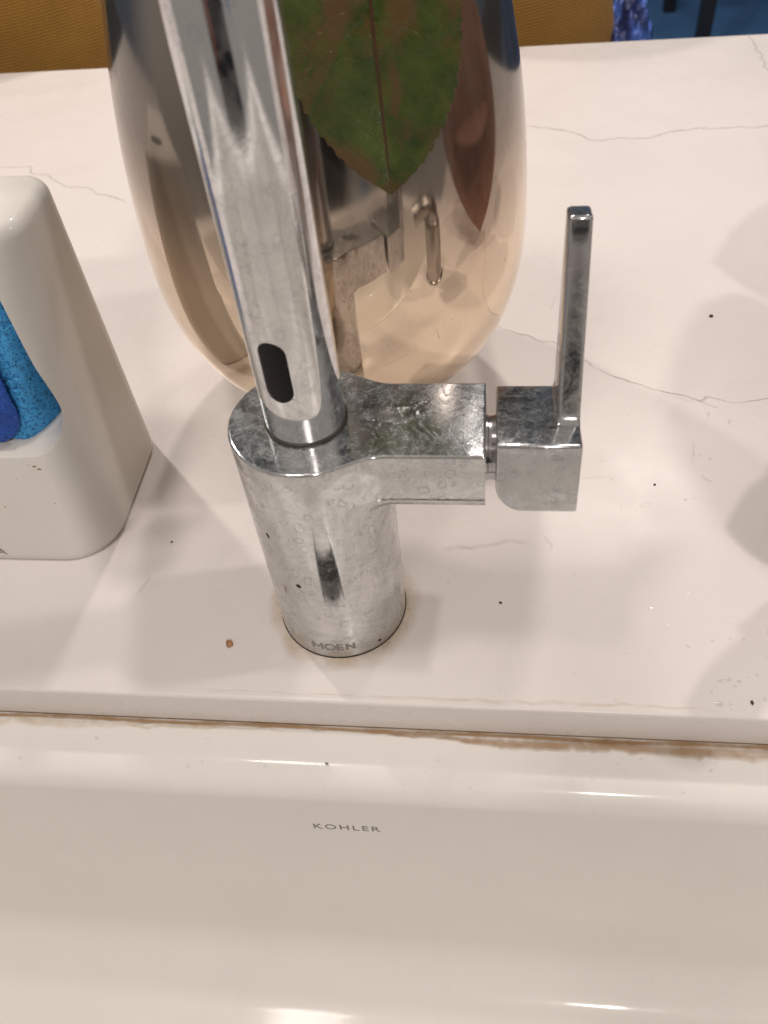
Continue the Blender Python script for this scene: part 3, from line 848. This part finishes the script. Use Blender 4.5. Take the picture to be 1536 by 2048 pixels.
# ---------------------------------------------------------------- beside the frame: seen in the mirrors, and by their shadows
def dispenser():
    root = empty('soap_dispenser', (211, -3, 0))
    tag(root, 'slim chrome soap dispenser standing at the sink edge right of the tap', 'soap dispenser')
    bm = bmesh.new(); lathe(bm, [(21,0.05),(21,2),(18.5,3),(18.5,54),(17.4,58),(13,60)], 0, 0, 48); NICK = m_plain('satin_nickel', (.50,.48,.46), .22, 1); link('post', bm, NICK, root, 40)
    bm = bmesh.new(); tube(bm, catmull([(0,0,58),(0,0,64),(-5,-6,71),(-16,-17,73),(-28,-32,69)], 6), [15]*12+[11]*13, 24); link('nozzle', bm, NICK, root, 40)
dispenser()
def potted_plant():
    root = empty('potted_plant', (420, 130, 0))
    tag(root, 'red potted plant with broad green and reddish leaves right of the tap', 'potted plant')
    bm = bmesh.new(); lathe(bm, [(48,0.05),(50,2),(62,122),(64,136),(62,137),(58,122),(10,120)], 0, 0, 64); link('pot', bm, m_plain('red_glazed_pot', (.30,.015,.025), .3), root, 40)
    bm = bmesh.new(); tube(bm, [(0,0,95),(4,2,180),(-4,6,250)], [5,4,3], 12); link('stem', bm, m_plain('plant_stem', (.10,.07,.03), .6), root, 40)
    spec = [(-76,-4,120, LEAF_R, 140, 66, (R(86),0,R(92))), (-150,-6,235, LEAF_R, 218, 92, (R(-5),0,R(-92))), (-70,30,200, LEAF_G, 125, 48, (R(68),0,R(-60))),  # first leaf added flat, out of view, to cast the round shadow
            (-30,-20,225, LEAF_G, 125, 50, (R(78),0,R(-110))), (10,-40,220, LEAF_G, 120, 44, (R(60),0,R(180-170))),
            (20,40,240, LEAF_G, 120, 44, (R(70),0,R(150))), (40,0,230, LEAF_G, 120, 44, (R(65),0,R(90))), (-20,20,262, LEAF_G, 110, 42, (R(82),0,R(-35)))]
    for x, y, z, mt, L_, W_, rot in spec:
        o = link('leaf', leaf_mesh(L_, W_, False, .10, .3, nu=40, nv=8), mt, root, 60, (x,y,z)); solid(o, .3); o.rotation_euler = rot
potted_plant()

# ---------------------------------------------------------------- seats and floor beyond the worktop
def floor():
    bm = bmesh.new(); bmesh.ops.create_grid(bm, x_segments=1, y_segments=1, size=1)
    for v in bm.verts: v.co = Vector((v.co.x*8000, 4300+v.co.y*3900, -905))
    tag(link('floor', bm, m_floor(), None, 0), 'dark grey floor beyond the worktop', 'floor', kind='structure')
    bm = bmesh.new(); rbox(bm, 180, 3800, 1500, 7600, -904, -892, 4, 2)
    tag(link('rug', bm, m_rug(), None, 40), 'plain blue rug on the floor at upper right', 'rug')
floor()
def chair():
    root = empty('chair', (0,0,-905))
    # backrest: padded shell, broadening downwards, gently wrapped
    bm = bmesh.new(); n = 40; loops = []
    zt, zb = 250, -420
    def hw(z):
        t = (zt-z)/(zt-zb); return 150 + 84*min(1, (t/.62))**.85 + 6*t
    zs_ = [zt-(zt-zb)*k/44 for k in range(45)]
    for z in zs_:
        h_ = hw(z); lp = []
        e = min(1, (zt-z)/40+.02); e = math.sqrt(1-(1-e)**2) if e < 1 else 1
        h_ = h_*(.72+.28*e)
        for side in (0, 1):
            for k in range(n):
                a = math.pi*k/(n-1)
                u = math.cos(a)*(1 if side == 0 else -1)
                th_ = 30*e*(abs(math.sin(a))**.55)
                y = 90*(u*u)*1.0
                lp.append((h_*u, y+(-th_ if side == 0 else th_)*.5, z+905))
        # drop the doubled end points
        lp = lp[:n] + lp[n+1:-1]
        loops.append(lp)
    rings(bm, loops); link('backrest', bm, FAB, root, 60)
    bm = bmesh.new(); rbox(bm, -215, 215, 20, 440, 905-330, 905-250, 30, 5); link('seat', bm, FAB, root, 50)
    for sx in (-1, 1):
        for sy in (60, 400):
            bm = bmesh.new(); tube(bm, [(sx*175,sy,905-335),(sx*200,sy+(-20 if sy < 200 else 20),4)], [14,10], 16)
            link('leg', bm, BLACKM, root, 40)
    return root
def copy_tree(o):
    c = o.copy(); col.objects.link(c)
    for ch in o.children:
        d = ch.copy(); col.objects.link(d); d.parent = c
    return c
CH = chair()
G = 'mustard chairs behind the worktop'
tag(CH, 'mustard corduroy chair at upper left, beyond the back edge of the worktop', 'chair', G)
bpy.context.view_layer.update()
C2 = copy_tree(CH)
tag(C2, 'mustard corduroy chair directly behind the mirrored vase', 'chair', G)
CH.location = Vector((-545, 640, -905))*S; CH.rotation_euler = (0,0,R(0))
C2.location = Vector((-36, 640, -905))*S; C2.rotation_euler = (0,0,R(-2))
def bag():
    bm = bmesh.new(); bmesh.ops.create_icosphere(bm, subdivisions=5, radius=1)
    for v in bm.verts:
        p = v.co.copy(); k = 1+.20*noise.noise(p*2.2)+.13*noise.noise(p*5)+.06*noise.noise(p*12)
        v.co = Vector((p.x*24*k, p.y*40*k, p.z*60*k))
    t = MT('shiny_blue_cloth'); t.set(Base_Color=t.ramp(t.noise(22, 4), [(.4, (.02,.03,.12)), (.55, (.08,.16,.55)), (.7, (.22,.34,.75))]), Roughness=.35, Normal=t.bump(t.noise(30, 5, .6, 1), .8, .01))
    tag(link('cloth_bag', bm, t.m, None, 60, (196,735,-70)), 'crumpled shiny blue cloth bag beside the chair at upper right', 'bag')
    return
bag()
def table_beyond():
    root = empty('side_table', (690, 2600, -892)); tag(root, 'dark table whose thin leg stands on the blue rug at upper right', 'table')
    bm = bmesh.new(); rbox(bm, -120, 900, -40, 700, 720, 745, 5, 2); link('tabletop', bm, BLACKM, root, 40)
    for x, y in ((0,0),(780,0),(0,600),(780,600)):
        bm = bmesh.new(); rbox(bm, x-20, x+20, y-20, y+20, 0, 719, 3, 2); link('leg', bm, BLACKM, root, 40)
TBL = table_beyond()

# ---------------------------------------------------------------- water, crumbs
def m_water():
    t = MT('clear_water'); fr = t.N.new('ShaderNodeFresnel'); fr.inputs[0].default_value = 1.4
    tr = t.N.new('ShaderNodeBsdfTransparent'); tr.inputs[0].default_value = (1,1,1,1)
    gl = t.N.new('ShaderNodeBsdfGlossy'); gl.inputs['Roughness'].default_value = .10; t.N.remove(fr)
    ms = t.N.new('ShaderNodeMixShader'); ms.inputs[0].default_value = .07; t.L.new(tr.outputs[0], ms.inputs[1]); t.L.new(gl.outputs[0], ms.inputs[2])
    t.L.new(ms.outputs[0], t.out.inputs[0]); return t.m
WATER = m_water()
def drop_mesh(seed):
    bm = bmesh.new(); rnd = random.Random(seed); n = 18; loops = []
    ph = rnd.uniform(0, 9); ax = rnd.uniform(.75, 1.3)
    for k in range(6):
        a = R(90*k/6); rr = math.cos(a); z = .42*math.sin(a)
        loops.append([(rr*ax*(1+.15*noise.noise(Vector((math.cos(t)+ph, math.sin(t), 0))))*math.cos(t), rr*(1+.15*noise.noise(Vector((math.cos(t)+ph, math.sin(t), 0))))*math.sin(t), z) for t in [2*math.pi*i/n for i in range(n)]])
    rings(bm, loops); return bm
protos = []
def drops():
    rnd = random.Random(11)
    spots = [(130,58,.9),(133,59,1.1),(127,56,.7),(150,62,1),(154,63,.9),(121,57,.6),(118,74,.5),(115,86,.7),(119,84,.5),(158,91,.9),(161,90,.8),(165,88,1),(98,18,.7),(44,13,.8),(50,12,.5),(47,17,.45),
             (150,-31,1.1),(153,-30,1.4),(157,-31,1.0),(160,-29,.9),(164,-28,.8),(155,-33,.8),(148,-41,1.6),(152,-41,.8),(152,-43,.7),(146,-36,.7),(162,-12,.7),(140,-16,.9),(141,-19,.6),(157,-12,.6),(150,-13,.7),(116,-20,.6),
             (170,-20,.8),(172,-8,.7),(128,2,.5),(104,-10,.5),(134,-6,.6),(95,-30,.5),(62,12,.5),(66,-38,.5),(110,-41,.6),(165,-38,1),(170,-33,1.3),(144,10,.6),(156,22,.6)]
    first = {}
    for i, (x, y, r_) in enumerate(spots):
        k = i % 5
        if k not in first:
            o = link('water_droplet', drop_mesh(k), WATER, None, 60); first[k] = o
        else:
            o = first[k].copy(); col.objects.link(o)
        o.location = Vector((x, y, .05))*S; o.scale = (r_*.8, r_*.8, r_*.4); o.rotation_euler = (0,0,rnd.uniform(0,6))
        tag(o, 'tiny clear water droplet on the worktop right of the tap', 'water droplet', 'water droplets scattered over the worktop')
drops()
def rim_drops():
    rnd = random.Random(5); base = None
    for i in range(22):
        if i < 9: x, y = rnd.uniform(100,175), rnd.uniform(-72,-53)
        elif i < 17: x, y = rnd.choice((-55,-50,-25,40,48))+rnd.uniform(-6,6), rnd.uniform(-70,-54)
        else: x, y = rnd.uniform(-140,60), rnd.uniform(-70,-52)
        if base is None: o = base = link('water_droplet', drop_mesh(9), WATER, None, 60)
        else: o = base.copy(); col.objects.link(o)
        k = rnd.uniform(.4, .95); o.location = Vector((x, y, -TT-.3))*S; o.scale = (k, k*.8, k*.4)
        tag(o, 'tiny clear water droplet on the white rim of the sink', 'water droplet', 'water droplets along the sink rim')
rim_drops()
def puddle():
    global WATER2
    t = MT('rippled_water'); tr = t.N.new('ShaderNodeBsdfTransparent'); tr.inputs[0].default_value = (.80,.80,.80,1)
    gl = t.N.new('ShaderNodeBsdfGlossy'); gl.inputs['Roughness'].default_value = .05
    t.L.new(t.bump(t.noise(260, 3, .6, .8), 1., .0025), gl.inputs['Normal'])
    ms = t.N.new('ShaderNodeMixShader'); ms.inputs[0].default_value = .30; t.L.new(tr.outputs[0], ms.inputs[1]); t.L.new(gl.outputs[0], ms.inputs[2]); t.L.new(ms.outputs[0], t.out.inputs[0])
    WATER2 = t.m
    bm = bmesh.new(); n = 72; c = Vector((31.5, 2.2)); loops = []
    for sc_, z in ((1,0),(.97,.22),(.9,.42),(.75,.5),(.5,.46),(.2,.42)):
        lp = []
        for i in range(n):
            t = 2*math.pi*i/n
            r_ = 1+.42*noise.noise(Vector((math.cos(t)*1.6, math.sin(t)*1.6, 2.2)))+.22*noise.noise(Vector((math.cos(t)*4.5, math.sin(t)*4.5, 8)))
            x, y = 9.5*r_*math.cos(t)*sc_, 4.3*r_*math.sin(t)*sc_
            a = R(28); lp.append((c.x+x*math.cos(a)-y*math.sin(a), c.y+x*math.sin(a)+y*math.cos(a), H+.02+z))
        loops.append(lp)
    rings(bm, loops)
    tag(link('water_puddle', bm, WATER2, None, 60), 'small irregular puddle of water lying on top of the tap arm', 'puddle')
puddle()
def crumb(x, y, z, sx, sy, sz, c, label, cat, name='crumb', seed=0, rot=(0,0,0)):
    bm = bmesh.new(); bmesh.ops.create_icosphere(bm, subdivisions=3, radius=1)
    for v in bm.verts: v.co *= 1+.5*noise.noise(v.co*1.6+Vector((seed,0,0)))+.2*noise.noise(v.co*4+Vector((seed,3,0)))
    for v in bm.verts: v.co = Vector((v.co.x*sx*.72, v.co.y*sy*.72, v.co.z*sz*.72))
    t = MT(name+'_stuff'); t.set(Base_Color=t.ramp(t.noise(900, 4), [(.35, tuple(k*.6 for k in c)), (.65, c)]), Roughness=.8)
    o = link(name, bm, t.m, None, 50, (x,y,z)); o.rotation_euler = rot
    tag(o, label, cat)
crumb(-46,-22,.9, 2.1,2.1,1.4, (.50,.26,.13), 'tan food crumb on the worktop left of the tap foot', 'crumb', seed=3)
crumb(182.8,198.5,.5, 1.4,1.4,.8, (.06,.045,.035), 'larger black speck near the shadow at right, behind the lever', 'crumb', seed=5)
crumb(137.5,71.0,.4, .75,.75,.5, (.07,.05,.04), 'small black speck right of the handle hub', 'crumb', seed=6)
crumb(66.5,2.5,.4, .8,.6,.5, (.05,.03,.02), 'dark brown speck between tap foot and front edge at right', 'crumb', seed=7)
crumb(160,-40,.5, .7,1.1,.5, (.05,.04,.035), 'dark grey speck among the droplets near the front edge', 'crumb', seed=8)
crumb(-2,-63,-20.4, 1.0,.5,.3, (.24,.21,.19), 'grey speck on the sink rim above the lettering', 'crumb', seed=9)
crumb(-85,32,.4, .6,.8,.4, (.20,.16,.12), 'brownish speck in the shadow right of the sponge holder', 'crumb', seed=10)
crumb(-8.4,-25.25,47.7, 1.5,.35,.9, (.035,.02,.012), 'black food fleck stuck on the front of the tap body', 'food fleck', 'food_fleck', 12, (0,R(25),R(-18)))
crumb(17.6,-19.95,3.9, .9,.3,.9, (.04,.025,.015), 'tiny dark fleck stuck at the foot of the tap body', 'food fleck', 'food_fleck', 13, (0,0,R(41)))
crumb(-16.2,-21.1,72, .35,.3,1.6, (.05,.03,.02), 'thin dark hair-like fleck high on the left of the tap body', 'food fleck', 'food_fleck', 14, (0,R(-30),R(-37)))
